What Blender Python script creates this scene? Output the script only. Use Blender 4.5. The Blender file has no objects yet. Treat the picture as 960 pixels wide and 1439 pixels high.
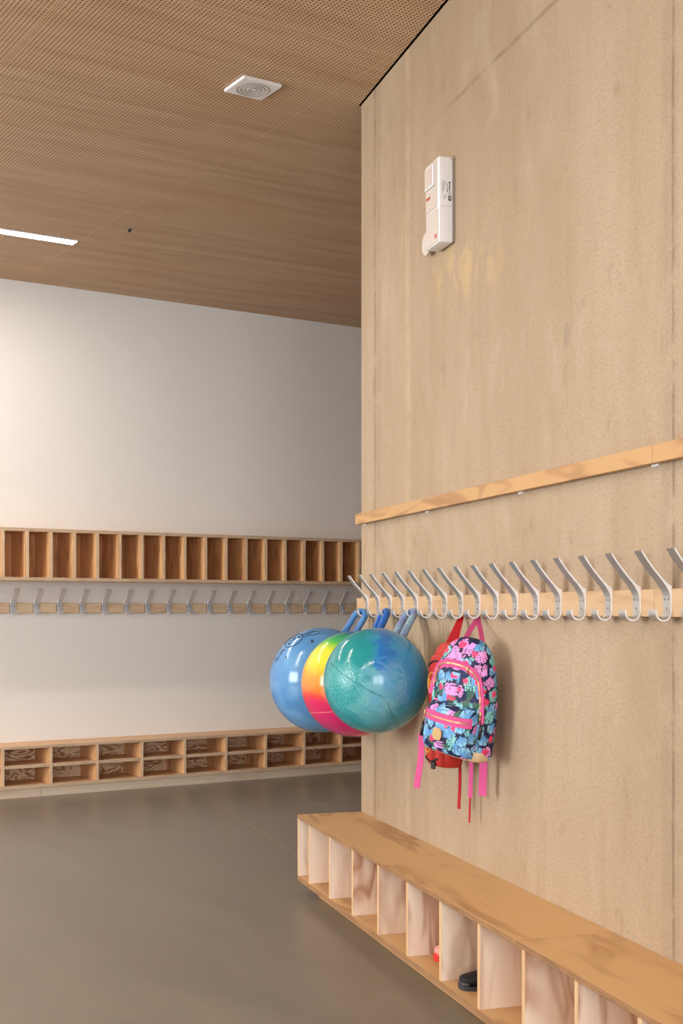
import bpy, bmesh, math, random
import numpy as np
from mathutils import Vector, Matrix, noise as mnoise

S = bpy.context.scene
COL = S.collection
PI = math.pi
E = 1.13                                   # eye height
F = 1862.85                                # focal length in pixels of the 960 px frame
HOR = 858.2                                # horizon row
UR = Vector((0.2886, -0.9574, 0)).normalized()   # along the right wall, towards the viewer
NR = Vector((UR.y, -UR.x, 0))              # out of the right wall
CR = Vector((0.0812, 5.4, 0))              # its free corner
UB = Vector((0.8425, 0.5388, 0)).normalized()    # along the back wall, to the right
NB = Vector((UB.y, -UB.x, 0))
CB = Vector((-2.1154, 8.2099, 0))
RZR = math.atan2(UR.y, UR.x)
RZB = math.atan2(UB.y, UB.x)
CEIL = E + 2.059


def Rp(s, d, z):
    return CR + UR * s + NR * d + Vector((0, 0, z))


def Bp(s, d, z):
    return CB + UB * s + NB * d + Vector((0, 0, z))


# ------------------------------------------------------------------ helpers
def srgb(r, g, b):
    def c(v):
        v /= 255.0
        return v / 12.92 if v <= 0.04045 else ((v + 0.055) / 1.055) ** 2.4
    return (c(r), c(g), c(b), 1.0)


class NT:
    """small node-tree writer"""
    def __init__(self, name):
        self.m = bpy.data.materials.new(name)
        self.m.use_nodes = True
        self.t = self.m.node_tree
        self.t.nodes.clear()
        self.out = self.n('ShaderNodeOutputMaterial')
        self.b = self.n('ShaderNodeBsdfPrincipled')
        self.t.links.new(self.b.outputs[0], self.out.inputs[0])

    def n(self, typ, **kw):
        x = self.t.nodes.new(typ)
        for k, v in kw.items():
            setattr(x, k, v)
        return x

    def l(self, a, b):
        self.t.links.new(a, b)

    def put(self, sock, v):
        if hasattr(v, 'is_output') or isinstance(v, bpy.types.NodeSocket):
            self.l(v, sock)
        else:
            sock.default_value = v

    def coord(self, scale=(1, 1, 1), rnd=0.0, rot=(0, 0, 0)):
        tc = self.n('ShaderNodeTexCoord')
        mp = self.n('ShaderNodeMapping')
        self.l(tc.outputs['Object'], mp.inputs['Vector'])
        mp.inputs['Scale'].default_value = scale
        mp.inputs['Rotation'].default_value = rot
        if rnd:
            oi = self.n('ShaderNodeObjectInfo')
            cm = self.n('ShaderNodeCombineXYZ')
            a = self.math('MULTIPLY', oi.outputs['Random'], rnd)
            for i in range(3):
                self.l(a, cm.inputs[i])
            self.l(cm.outputs[0], mp.inputs['Location'])
        return mp.outputs[0]

    def noise(self, vec, scale=5, detail=4, rough=.55, dist=0.0):
        x = self.n('ShaderNodeTexNoise')
        self.l(vec, x.inputs['Vector'])
        x.inputs['Scale'].default_value = scale
        x.inputs['Detail'].default_value = detail
        x.inputs['Roughness'].default_value = rough
        x.inputs['Distortion'].default_value = dist
        return x.outputs['Fac']

    def math(self, op, a, b=0.0, c=0.0, clamp=False):
        x = self.n('ShaderNodeMath', operation=op, use_clamp=clamp)
        for i, v in enumerate((a, b, c)):
            self.put(x.inputs[i], v)
        return x.outputs[0]

    def mix(self, f, a, b):
        x = self.n('ShaderNodeMix', data_type='RGBA')
        self.put(x.inputs[0], f)
        self.put(x.inputs[6], a)
        self.put(x.inputs[7], b)
        return x.outputs[2]

    def ramp(self, f, stops, interp='LINEAR'):
        x = self.n('ShaderNodeValToRGB')
        x.color_ramp.interpolation = interp
        e = x.color_ramp.elements
        while len(e) < len(stops):
            e.new(0.5)
        for i, (p, c) in enumerate(stops):
            e[i].position = p
            e[i].color = c
        self.put(x.inputs[0], f)
        return x.outputs[0]

    def sep(self, vec):
        x = self.n('ShaderNodeSeparateXYZ')
        self.l(vec, x.inputs[0])
        return x.outputs

    def dot(self, vec, v):
        x = self.n('ShaderNodeVectorMath', operation='DOT_PRODUCT')
        self.l(vec, x.inputs[0])
        x.inputs[1].default_value = v
        return x.outputs['Value']

    def step(self, v, lo, hi):
        x = self.n('ShaderNodeMapRange', interpolation_type='SMOOTHSTEP')
        self.put(x.inputs[0], v)
        x.inputs[1].default_value = lo
        x.inputs[2].default_value = hi
        return x.outputs[0]

    def bump(self, h, strength=.3, dist=.01):
        x = self.n('ShaderNodeBump')
        x.inputs['Strength'].default_value = strength
        x.inputs['Distance'].default_value = dist
        self.put(x.inputs['Height'], h)
        self.l(x.outputs[0], self.b.inputs['Normal'])

    def done(self, col, rough=.5, metal=0.0, spec=.5, coat=0.0):
        self.put(self.b.inputs['Base Color'], col)
        self.put(self.b.inputs['Roughness'], rough)
        self.b.inputs['Metallic'].default_value = metal
        self.b.inputs['Specular IOR Level'].default_value = spec
        self.b.inputs['Coat Weight'].default_value = coat
        return self.m


def plain(name, c, rough=.5, metal=0.0, spec=.5, var=.06, scale=40):
    t = NT(name)
    n = t.noise(t.coord(), scale, 3)
    d = tuple(x * (1 - var) for x in c[:3]) + (1,)
    l = tuple(min(1, x * (1 + var)) for x in c[:3]) + (1,)
    return t.done(t.mix(n, d, l), rough, metal, spec)


def wood(name, light, dark, stretch, bands=16, contrast=.5, rough=.45, rnd=37.0, fine=.12):
    """rotary-cut plywood face: wavy cathedral bands stretched along the grain"""
    t = NT(name)
    v = t.coord(stretch, rnd)
    n = t.noise(v, 1.6, 2, .45, .6)
    s = t.math('SINE', t.math('MULTIPLY', n, bands * 2.2))
    s = t.math('MULTIPLY_ADD', s, .5, .5)
    s = t.math('POWER', s, 2.2)
    big = t.noise(v, .7, 2, .5)
    f = t.math('MULTIPLY', s, t.step(big, .26, .58))
    v2 = t.coord(tuple(k * 9 for k in stretch), rnd)
    fn = t.noise(v2, 5, 3, .6)
    f = t.math('MULTIPLY', f, contrast)
    f = t.math('ADD', f, t.math('MULTIPLY', t.math('SUBTRACT', fn, .5), fine * 2.5))
    f = t.math('ADD', f, t.math('MULTIPLY', t.math('SUBTRACT', big, .5), .45), clamp=True)
    t.bump(fn, .08, .002)
    return t.done(t.mix(f, light, dark), rough)


def ply_edge(name, light, dark, axis, layer=.0052):
    t = NT(name)
    c = t.coord((1, 1, 1))
    p = t.sep(c)[axis]
    nn = t.noise(t.coord(tuple(60 if i == axis else 9 for i in range(3)), 11), 1, 3, .6)
    w = t.math('SINE', t.math('MULTIPLY', p, 2 * PI / layer))
    w = t.math('MULTIPLY_ADD', w, .42, .36)
    f = t.math('ADD', w, t.math('MULTIPLY', t.math('SUBTRACT', nn, .5), 1.2), clamp=True)
    return t.done(t.mix(f, light, dark), .6)


# ---- mesh builder: works in frame coordinates (s along the wall, d out of the wall, z), stored as (s, -d, z)
class MB:
    def __init__(self):
        self.bm = bmesh.new()

    def face(self, pts, mi=0, smooth=False):
        vs = [self.bm.verts.new(p) for p in pts]
        f = self.bm.faces.new(vs)
        f.material_index = mi
        f.smooth = smooth
        return f

    def box(self, x0, x1, y0, y1, z0, z1, mats=(0, 0, 0), bev=0.0, seg=2):
        """mats: material index of faces whose normal is along x, y, z"""
        v = [self.bm.verts.new((x, y, z)) for x in (x0, x1) for y in (y0, y1) for z in (z0, z1)]
        fs = []
        for idx, ax in (((0, 1, 3, 2), 0), ((4, 6, 7, 5), 0), ((0, 4, 5, 1), 1), ((2, 3, 7, 6), 1), ((0, 2, 6, 4), 2), ((1, 5, 7, 3), 2)):
            f = self.bm.faces.new([v[i] for i in idx])
            f.material_index = mats[ax]
            fs.append(f)
        if bev:
            es = list({e for f in fs for e in f.edges})
            bmesh.ops.bevel(self.bm, geom=es, offset=bev, segments=seg, affect='EDGES', profile=.5)
        return self

    def wallbox(self, s0, s1, d0, d1, z0, z1, mats=(0, 0, 0), bev=0.0, seg=2):
        return self.box(s0, s1, -d1, -d0, z0, z1, mats, bev, seg)

    def tube(self, pts, r, n=12, cap=True, mi=0, closed=False):
        pts = [Vector(p) for p in pts]
        rs = r if isinstance(r, (list, tuple)) else [r] * len(pts)
        rings = []
        up = None
        for i, p in enumerate(pts):
            if closed:
                a, b = pts[i - 1], pts[(i + 1) % len(pts)]
            else:
                a, b = pts[max(0, i - 1)], pts[min(len(pts) - 1, i + 1)]
            t = (b - a).normalized()
            if up is None:
                up = t.orthogonal().normalized()
            up = (up - t * up.dot(t)).normalized()
            sd = t.cross(up)
            rings.append([self.bm.verts.new(p + up * (math.cos(k * 2 * PI / n) * rs[i]) + sd * (math.sin(k * 2 * PI / n) * rs[i])) for k in range(n)])
        m = len(rings)
        for i in range(m if closed else m - 1):
            A, B = rings[i], rings[(i + 1) % m]
            for k in range(n):
                f = self.bm.faces.new((A[k], A[(k + 1) % n], B[(k + 1) % n], B[k]))
                f.smooth = True
                f.material_index = mi
        if cap and not closed:
            for R_, rev in ((rings[0], True), (rings[-1], False)):
                f = self.bm.faces.new(list(reversed(R_)) if rev else R_)
                f.material_index = mi
        return self

    def ribbon(self, pts, wd, w, t=.0015, mi=0):
        """flat webbing swept along pts; wd = width direction (one, or one per point)"""
        pts = [Vector(p) for p in pts]
        rings = []
        for i, p in enumerate(pts):
            a, b = pts[max(0, i - 1)], pts[min(len(pts) - 1, i + 1)]
            tg = (b - a).normalized()
            W = Vector(wd[i] if isinstance(wd, list) else wd)
            W = (W - tg * W.dot(tg)).normalized()
            N = tg.cross(W)
            ww = w[i] if isinstance(w, list) else w
            rings.append([self.bm.verts.new(p + W * sx * ww / 2 + N * sy * t / 2) for sx, sy in ((-1, -1), (1, -1), (1, 1), (-1, 1))])
        for A, B in zip(rings, rings[1:]):
            for k in range(4):
                f = self.bm.faces.new((A[k], A[(k + 1) % 4], B[(k + 1) % 4], B[k]))
                f.material_index = mi
        self.bm.faces.new(list(reversed(rings[0]))).material_index = mi
        self.bm.faces.new(rings[-1]).material_index = mi
        return self

    def extrude_poly(self, poly, x0, x1, mi=0):
        """poly in (d, z); extruded along s"""
        A = [self.bm.verts.new((x0, -d, z)) for d, z in poly]
        B = [self.bm.verts.new((x1, -d, z)) for d, z in poly]
        n = len(poly)
        self.bm.faces.new(A).material_index = mi + 1
        self.bm.faces.new(list(reversed(B))).material_index = mi + 1
        for k in range(n):
            f = self.bm.faces.new((A[(k + 1) % n], A[k], B[k], B[(k + 1) % n]))
            f.smooth = True
            f.material_index = mi
        return self

    def disc(self, c, axis, r, h, n=24, bev=0.0, mi=0):
        """short cylinder from c along axis"""
        c = Vector(c)
        a = Vector(axis).normalized()
        u = a.orthogonal().normalized()
        w = a.cross(u)
        prof = [(0, r), (h - bev, r), (h, r - bev)] if bev else [(0, r), (h, r)]
        rings = [[self.bm.verts.new(c + a * t + (u * math.cos(k * 2 * PI / n) + w * math.sin(k * 2 * PI / n)) * q) for k in range(n)] for t, q in prof]
        for A, B in zip(rings, rings[1:]):
            for k in range(n):
                f = self.bm.faces.new((A[k], A[(k + 1) % n], B[(k + 1) % n], B[k]))
                f.smooth = True
                f.material_index = mi
        self.bm.faces.new(list(reversed(rings[0]))).material_index = mi
        self.bm.faces.new(rings[-1]).material_index = mi
        return self

    def grid(self, P, wrap=False, smooth=True, mi=0, caps=False):
        """P[i][j] points; wrap closes j"""
        V = [[self.bm.verts.new(p) for p in row] for row in P]
        n = len(P[0])
        for i in range(len(P) - 1):
            for j in range(n if wrap else n - 1):
                f = self.bm.faces.new((V[i][j], V[i][(j + 1) % n], V[i + 1][(j + 1) % n], V[i + 1][j]))
                f.smooth = smooth
                f.material_index = mi
        if caps:
            self.bm.faces.new(list(reversed(V[0]))).material_index = mi
            self.bm.faces.new(V[-1]).material_index = mi
        return V

    def build(self, name, mats, parent=None, base=(0, 0, 0), sharp=None, recalc=True):
        if recalc:
            bmesh.ops.recalc_face_normals(self.bm, faces=self.bm.faces)
        b = Vector(base)
        if b.length:
            bmesh.ops.translate(self.bm, verts=self.bm.verts, vec=-b)
        me = bpy.data.meshes.new(name)
        self.bm.to_mesh(me)
        self.bm.free()
        for m in (mats if isinstance(mats, (list, tuple)) else [mats]):
            me.materials.append(m)
        if sharp is not None:
            me.set_sharp_from_angle(angle=math.radians(sharp))
        o = bpy.data.objects.new(name, me)
        COL.objects.link(o)
        if parent:
            o.parent = parent
        return o


def thing(name, label, cat, loc=(0, 0, 0), rot=(0, 0, 0), group=None):
    o = bpy.data.objects.new(name, None)
    o.empty_display_size = .1
    COL.objects.link(o)
    o.location = loc
    o.rotation_euler = rot
    o['label'] = label
    o['category'] = cat
    if group:
        o['group'] = group
    return o


def struct(name, mb, mats, loc=(0, 0, 0), rz=0.0, base=(0, 0, 0)):
    o = mb.build(name, mats, None, base)
    o.location = loc
    o.rotation_euler = (0, 0, rz)
    o['kind'] = 'structure'
    return o


def dup(src, parent, loc):
    """copy a part with its own children"""
    c = src.copy()
    COL.objects.link(c)
    c.parent = parent
    c.location = loc
    for g in src.children:
        d = g.copy()
        COL.objects.link(d)
        d.parent = c
    return c


def spline(pts, n=8):
    """Catmull-Rom through tuples of any length"""
    out = []
    P = [pts[0]] + list(pts) + [pts[-1]]
    for i in range(1, len(P) - 2):
        for k in range(n):
            t = k / n
            out.append(tuple(.5 * (2 * b + (c - a) * t + (2 * a - 5 * b + 4 * c - d) * t * t + (3 * b - a - 3 * c + d) * t ** 3)
                             for a, b, c, d in zip(P[i - 1], P[i], P[i + 1], P[i + 2])))
    out.append(tuple(pts[-1]))
    return out


# ------------------------------------------------------------------ materials
M = {}


def mat_plaster():
    t = NT('cream_wall_paint')
    v = t.coord()
    n = t.noise(v, 1.3, 3)
    g = t.noise(v, 260, 3, .7)
    t.bump(g, .25, .003)
    c = t.mix(n, srgb(234, 230, 224), srgb(240, 236, 231))
    c = t.mix(t.math('MULTIPLY', t.step(g, .45, .75), .12), c, srgb(206, 200, 192))
    return t.done(c, .8, 0, .3)


def mat_claywall():
    t = NT('tan_mineral_wall')
    v = t.coord()
    sx, sy, sz = t.sep(v)
    # soft vertical clouds and streaks left by the formwork
    c1 = t.noise(t.coord((1, 1, .35)), 1.7, 5, .6, .4)
    c2 = t.noise(t.coord((5, 5, .6)), 2.2, 4, .6)
    g = t.noise(v, 120, 3, .7)
    col = t.mix(t.step(c1, .3, .7), srgb(166, 142, 113), srgb(180, 157, 130))
    col = t.mix(t.math('MULTIPLY', t.step(c2, .5, .75), .28), col, srgb(152, 124, 92))
    col = t.mix(t.math('MULTIPLY', t.step(g, .46, .66), .40), col, srgb(138, 112, 84))
    wob = t.math('MULTIPLY', t.math('SUBTRACT', t.noise(v, 3.1, 3), .5), .012)

    def line(coord, at, w, lim=False, k=.6, c=srgb(120, 100, 78)):
        nonlocal col
        d = t.math('ABSOLUTE', t.math('SUBTRACT', t.math('ADD', coord, wob), at))
        f = t.math('SUBTRACT', 1.0, t.step(d, w * .4, w))
        brk = t.step(t.noise(v, 7, 4, .7), .36, .58)
        f = t.math('MULTIPLY', f, brk)
        if lim:
            f = t.math('MULTIPLY', f, t.step(sx, .6, 1.3))
        col = t.mix(t.math('MULTIPLY', f, k), col, c)

    line(sx, .176, .010, k=.75)
    line(sx, .205, .06, k=.22)
    line(sx, .56, .035, k=.14, c=srgb(236, 206, 160))
    line(sx, 2.405, .008, k=.8, c=srgb(128, 106, 80))
    line(sx, 2.39, .05, k=.2)
    line(sz, E + 1.70, .010, k=.6, lim=True)
    # single blemishes
    for s, z, rs, rz, c, k in ((1.851, E + .755, .022, .040, srgb(150, 132, 112), .75), (.725, E + .766, .05, .05, srgb(160, 134, 104), .45)):
        a = t.math('DIVIDE', t.math('SUBTRACT', sx, s), rs)
        b = t.math('DIVIDE', t.math('SUBTRACT', sz, z), rz)
        r = t.math('SQRT', t.math('ADD', t.math('MULTIPLY', a, a), t.math('MULTIPLY', b, b)))
        r = t.math('ADD', r, t.math('MULTIPLY', t.math('SUBTRACT', t.noise(v, 30, 3), .5), .9))
        col = t.mix(t.math('MULTIPLY', t.math('SUBTRACT', 1.0, t.step(r, .6, 1.1)), k), col, c)
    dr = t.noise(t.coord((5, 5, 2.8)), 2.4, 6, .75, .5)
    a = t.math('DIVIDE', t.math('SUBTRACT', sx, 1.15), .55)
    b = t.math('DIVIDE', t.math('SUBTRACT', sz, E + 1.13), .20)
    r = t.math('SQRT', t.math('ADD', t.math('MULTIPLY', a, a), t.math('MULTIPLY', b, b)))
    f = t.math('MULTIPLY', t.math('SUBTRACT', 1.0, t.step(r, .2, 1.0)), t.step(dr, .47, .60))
    col = t.mix(t.math('MULTIPLY', f, .55), col, srgb(198, 166, 114))  # gloss highlight painted into the colour as lighter yellowish drips
    a = t.math('DIVIDE', t.math('SUBTRACT', sx, .75), .75)
    b = t.math('DIVIDE', t.math('SUBTRACT', sz, E - .12), .14)
    r = t.math('SQRT', t.math('ADD', t.math('MULTIPLY', a, a), t.math('MULTIPLY', b, b)))
    f = t.math('MULTIPLY', t.math('SUBTRACT', 1.0, t.step(r, .3, 1.0)), t.step(t.noise(t.coord((14, 14, 1.2)), 2.0, 4, .6), .48, .66))
    col = t.mix(t.math('MULTIPLY', f, .6), col, srgb(122, 94, 66))
    spots = t.step(t.noise(t.coord((1, 1, .7)), 9, 5, .7), .56, .72)
    col = t.mix(t.math('MULTIPLY', spots, .45), col, srgb(142, 114, 82))
    lights = t.step(t.noise(t.coord((1, 1, .6)), 3.3, 5, .7, .6), .55, .7)
    col = t.mix(t.math('MULTIPLY', lights, .3), col, srgb(188, 170, 146))
    pits = t.n('ShaderNodeTexVoronoi')
    t.l(v, pits.inputs['Vector'])
    pits.inputs['Scale'].default_value = 5.5
    p = t.math('SUBTRACT', 1.0, t.step(pits.outputs['Distance'], .012, .022))
    col = t.mix(t.math('MULTIPLY', p, .8), col, srgb(92, 74, 58))
    # polished places of the skim coat
    gl = t.step(t.noise(t.coord((3, 3, 1.2)), 2.4, 4, .65), .52, .72)
    ro = t.math('SUBTRACT', .62, t.math('MULTIPLY', gl, .22))
    t.bump(t.math('ADD', g, t.math('MULTIPLY', c2, .6)), .18, .004)
    return t.done(col, ro, 0, .45)


def mat_ceiling():
    t = NT('perforated_wood_panel')
    v = t.coord()
    x, y, z = t.sep(v)
    st = t.noise(t.coord((.9, 9, 1)), 1.4, 4, .6, .5)
    st2 = t.noise(t.coord((.35, 1.2, 1)), 1.6, 3, .5)
    col = t.mix(t.step(st, .3, .75), srgb(212, 179, 144), srgb(192, 155, 118))
    col = t.mix(t.math('MULTIPLY', t.step(st2, .45, .7), .5), col, srgb(206, 162, 120))
    p = .016
    fx = t.math('SUBTRACT', t.math('FRACT', t.math('DIVIDE', x, p)), .5)
    fy = t.math('SUBTRACT', t.math('FRACT', t.math('DIVIDE', y, p)), .5)
    r = t.math('SQRT', t.math('ADD', t.math('MULTIPLY', fx, fx), t.math('MULTIPLY', fy, fy)))
    hole = t.math('SUBTRACT', 1.0, t.step(r, .22, .28))
    # seams: boards 1.2 m wide, rows 2 m deep with a shifted bond
    row = t.math('FLOOR', t.math('DIVIDE', t.math('MULTIPLY', y, -1.0), 2.0))
    xs = t.math('ADD', t.math('SUBTRACT', x, .10), t.math('MULTIPLY', row, -.075))
    sx = t.math('ABSOLUTE', t.math('SUBTRACT', t.math('FRACT', t.math('ADD', t.math('DIVIDE', xs, 1.2), .5)), .5))
    sy = t.math('ABSOLUTE', t.math('SUBTRACT', t.math('FRACT', t.math('ADD', t.math('DIVIDE', y, 2.0), .5)), .5))
    seam = t.math('MAXIMUM', t.math('SUBTRACT', 1.0, t.step(sx, .0012, .002)), t.math('SUBTRACT', 1.0, t.step(sy, .0008, .0013)))
    clear = t.math('MINIMUM', t.step(sx, .006, .0065), t.step(sy, .0036, .004))
    hole = t.math('MULTIPLY', hole, clear)
    col = t.mix(hole, col, srgb(52, 32, 20))
    col = t.mix(t.math('MULTIPLY', seam, .6), col, srgb(100, 70, 48))
    return t.done(col, .55, 0, .35)


def mat_floor():
    t = NT('brown_grey_linoleum')
    v = t.coord()
    n = t.noise(t.coord((2.2, .5, 1)), 2.5, 6, .65, .8)
    g = t.noise(t.coord((6, 1.5, 1)), 9, 4, .7)
    col = t.mix(t.step(n, .3, .7), srgb(116, 107, 94), srgb(128, 119, 105))
    col = t.mix(t.math('MULTIPLY', t.step(g, .55, .8), .35), col, srgb(134, 124, 110))
    x, y, z = t.sep(v)
    # welded seam running out from the back wall
    d = t.math('ABSOLUTE', t.math('SUBTRACT', t.math('ADD', x, t.math('MULTIPLY', y, -.266)), 1.227))
    f = t.math('SUBTRACT', 1.0, t.step(d, .0015, .003))
    col = t.mix(t.math('MULTIPLY', f, .55), col, srgb(190, 172, 146))
    ro = t.math('ADD', .26, t.math('MULTIPLY', n, .16))
    t.bump(g, .02, .002)
    return t.done(col, ro, 0, .5)


M['plaster'] = mat_plaster()
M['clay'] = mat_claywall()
M['ceiling'] = mat_ceiling()
M['floor'] = mat_floor()
M['void'] = plain('dark_roof_void', srgb(40, 34, 30), .9)
M['white_side'] = plain('white_room_paint', srgb(226, 218, 208), .8)
TAN, TAND = srgb(204, 162, 110), srgb(164, 116, 70)
PALE, PALED = srgb(244, 226, 206), srgb(190, 144, 112)
M['ply_x'] = wood('plywood_lengthways', TAN, TAND, (1.1, 5, 5), 10, .8)
M['ply_z'] = wood('plywood_upright', PALE, PALED, (7, 7, 1.6), 9, .9)
M['ply_zr'] = wood('plywood_upright_red', srgb(228, 176, 122), srgb(170, 110, 66), (7, 7, 1.4), 9, .6)
M['ply_shelf'] = wood('plywood_board', srgb(222, 180, 134), srgb(186, 134, 92), (1.2, 6, 6), 12, .5)
M['grain'] = wood('strongly_grained_back_panel', srgb(236, 208, 172), srgb(158, 102, 60), (4.2, 4.2, 11), 24, 1.2)
M['edge_z'] = ply_edge('plywood_edge_layers', srgb(222, 196, 166), srgb(160, 124, 92), 2)
M['edge_zn'] = ply_edge('plywood_edge_tan_layers', srgb(176, 130, 86), srgb(92, 60, 38), 2)
M['edge_x'] = ply_edge('plywood_edge_upright_layers', srgb(232, 206, 172), srgb(196, 154, 112), 0)
M['edge_xn'] = ply_edge('plywood_edge_upright_tan', srgb(224, 186, 142), srgb(190, 146, 102), 0)
M['plinth'] = wood('weathered_plinth_ply', srgb(212, 194, 172), srgb(184, 158, 128), (1.2, 5, 5), 8, .4)
M['rail'] = wood('pale_pine_rail', srgb(198, 164, 124), srgb(172, 132, 90), (1.6, 9, 9), 8, .5)
M['block'] = wood('pale_pine_block', srgb(222, 196, 164), srgb(196, 158, 118), (3, 12, 12), 8, .45)
M['batten'] = wood('honey_plywood_batten', srgb(196, 152, 100), srgb(158, 110, 66), (1.4, 8, 8), 10, .8)
M['alu'] = plain('brushed_aluminium', (.50, .48, .46, 1), .46, .85, .5, .04, 90)
M['alu_dull'] = plain('mill_finish_aluminium', (.82, .84, .88, 1), .46, .66, .5, .04, 90)
M['alu_cut'] = plain('sawn_aluminium_edge', (.86, .86, .88, 1), .5, .15, .5, .03, 90)
M['screw'] = plain('steel_screw', (.30, .30, .31, 1), .35, .9)
M['white_pl'] = plain('white_plastic', srgb(232, 230, 230), .42, 0, .5, .02)
M['shaded_white_pl'] = plain('white_plastic_shaded', srgb(206, 192, 180), .4, 0, .5, .02)  # white plastic, darkened in colour because the device front gets less light
M['grey_pl'] = plain('grey_plastic', srgb(150, 142, 136), .4)
M['ink'] = plain('dark_print', srgb(28, 28, 32), .5)
M['inkgrey'] = plain('grey_print', srgb(120, 120, 124), .6)
M['redled'] = plain('red_indicator', srgb(196, 66, 44), .35)
M['greenled'] = plain('pale_green_indicator', srgb(206, 214, 176), .35)
M['pink'] = plain('pink_webbing', srgb(206, 80, 136), .75, 0, .3, .10, 220)
M['redweb'] = plain('red_webbing', srgb(178, 28, 34), .75, 0, .3, .10, 220)
M['brass'] = plain('brass_zip', srgb(176, 138, 96), .38, .8, .5, .2, 300)
M['beige'] = plain('beige_leatherette', srgb(214, 188, 150), .65)
M['cork'] = plain('stamped_cork_label', srgb(196, 164, 112), .7, 0, .3, .3, 260)
M['black'] = plain('black_fabric', srgb(24, 24, 26), .6, 0, .4, .15, 150)
M['blackpl'] = plain('black_plastic', srgb(30, 30, 33), .4)
M['gold'] = plain('yellow_print', srgb(224, 168, 54), .5)
M['redbag'] = plain('red_nylon', srgb(186, 44, 36), .55, 0, .4, .12, 60)
M['orangered'] = plain('orange_red_piping', srgb(214, 70, 40), .5)
M['shoe'] = plain('black_canvas', srgb(26, 24, 26), .7, 0, .3, .2, 200)
M['sole'] = plain('dark_rubber', srgb(44, 42, 44), .45)
M['rose'] = plain('rose_fabric', srgb(222, 150, 140), .7)
M['redrub'] = plain('red_rubber', srgb(204, 40, 34), .45)


def mat_emit(name, c, s):
    t = NT(name)
    e = t.n('ShaderNodeEmission')
    e.inputs[0].default_value = c
    e.inputs[1].default_value = s
    t.l(e.outputs[0], t.out.inputs[0])
    return t.m


M['lamp'] = mat_emit('lit_lamp_diffuser', (1.0, .92, .83, 1), 70.0)

# ------------------------------------------------------------------ the room
BI = Matrix.Rotation(-RZB, 4, 'Z') @ Matrix.Translation(-CB)      # world -> back-wall frame
RI = Matrix.Rotation(-RZR, 4, 'Z') @ Matrix.Translation(-CR)


def to_b(p):
    q = BI @ p
    return (q.x, q.y)


XL, YR = -7.0, -12.0       # left wall and rear wall in the back-wall frame
XR = 9.0
struct('floor', MB().box(XL - .2, XR + 1, YR - .2, .2, -.2, 0), M['floor'], CB, RZB)
g = .010
far = 14.0
# perforated ceiling, stopping a shadow gap short of the tan wall block
poly = [to_b(Rp(far, g, 0)), to_b(Rp(-g, g, 0)), to_b(Rp(-g, -6, 0))]
mb = MB()
# clip by hand: walk round the room
pr = Rp(-g, -6, 0)
k = 0
A1 = to_b(Rp(11.6, g, 0))
pts = [(XL, .1), (XL, YR), (A1[0], YR - 0.0), A1, to_b(Rp(-g, g, 0)), to_b(Rp(-g, -6.5, 0)), (XR, to_b(Rp(-g, -6.5, 0))[1]), (XR, .1)]
lo = [mb.bm.verts.new((x, y, CEIL)) for x, y in pts]
hi = [mb.bm.verts.new((x, y, CEIL + .016)) for x, y in pts]
mb.bm.faces.new(lo)
mb.bm.faces.new(list(reversed(hi)))
for i in range(len(pts)):
    j = (i + 1) % len(pts)
    mb.bm.faces.new((lo[i], lo[j], hi[j], hi[i]))
bmesh.ops.triangulate(mb.bm, faces=[f for f in mb.bm.faces if len(f.verts) > 4])
struct('ceiling', mb, M['ceiling'], CB, RZB)
struct('roof_slab', MB().box(XL - .3, XR + 1, YR - .3, .3, CEIL + .35, CEIL + .5), M['void'], CB, RZB)
struct('wall_back', MB().box(XL - .2, XR + .2, 0, .2, 0, CEIL + .35), M['plaster'], CB, RZB)
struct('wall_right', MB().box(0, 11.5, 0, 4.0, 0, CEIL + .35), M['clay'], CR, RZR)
struct('wall_end', MB().box(XR, XR + .2, YR, 0, 0, CEIL + .35), M['white_side'], CB, RZB)


def window_wall(name, wname, length, place, rz, holes, zlo, zhi):
    """wall with window openings: x along the wall, thickness in +y"""
    mb = MB()
    x = 0
    for a, b in holes:
        mb.box(x, a, 0, .2, 0, CEIL + .35)
        mb.box(a, b, 0, .2, 0, zlo)
        mb.box(a, b, 0, .2, zhi, CEIL + .35)
        x = b
    mb.box(x, length, 0, .2, 0, CEIL + .35)
    struct(name, mb, M['white_side'], place, rz)
    for i, (a, b) in enumerate(holes):
        fr = MB()
        w = .06
        fr.box(a, b, .06, .14, zlo, zlo + w).box(a, b, .06, .14, zhi - w, zhi)
        fr.box(a, a + w, .06, .14, zlo + w, zhi - w).box(b - w, b, .06, .14, zlo + w, zhi - w)
        fr.box((a + b) / 2 - w / 2, (a + b) / 2 + w / 2, .06, .14, zlo + w, zhi - w)
        struct(f'{wname}_{i + 1}', fr, M['shaded_white_pl'], place, rz)


REAR_Z = (.1, 2.9)
rear_holes = [(8.2, 10.0), (10.3, 12.1)]
# rear wall: local x runs along -UB so that its thickness points away from the room
rear_o = Bp(5.5, 12.0, 0)
window_wall('wall_rear', 'window', 12.5, rear_o, RZB + PI, rear_holes, *REAR_Z)
left_holes = [(1.0, 3.6), (4.4, 7.0), (7.8, 10.6)]  # unseen openings; the last was added to brighten the back wall
left_o = Bp(XL, 12.0, 0)
window_wall('wall_left', 'unseen_side_window', 12.0, left_o, RZB + PI / 2, left_holes, .5, 2.9)


def daylight(name, loc, rz, w, h, power, c):
    l = bpy.data.lights.new(name, 'AREA')
    l.shape = 'RECTANGLE'
    l.size, l.size_y = w, h
    l.energy = power
    l.color = c
    o = bpy.data.objects.new(name, l)
    COL.objects.link(o)
    o.location = loc
    # area lights shine along -Z; turn it to face horizontally along +Y rotated by rz
    o.rotation_euler = (PI / 2, 0, rz)
    return o


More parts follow.
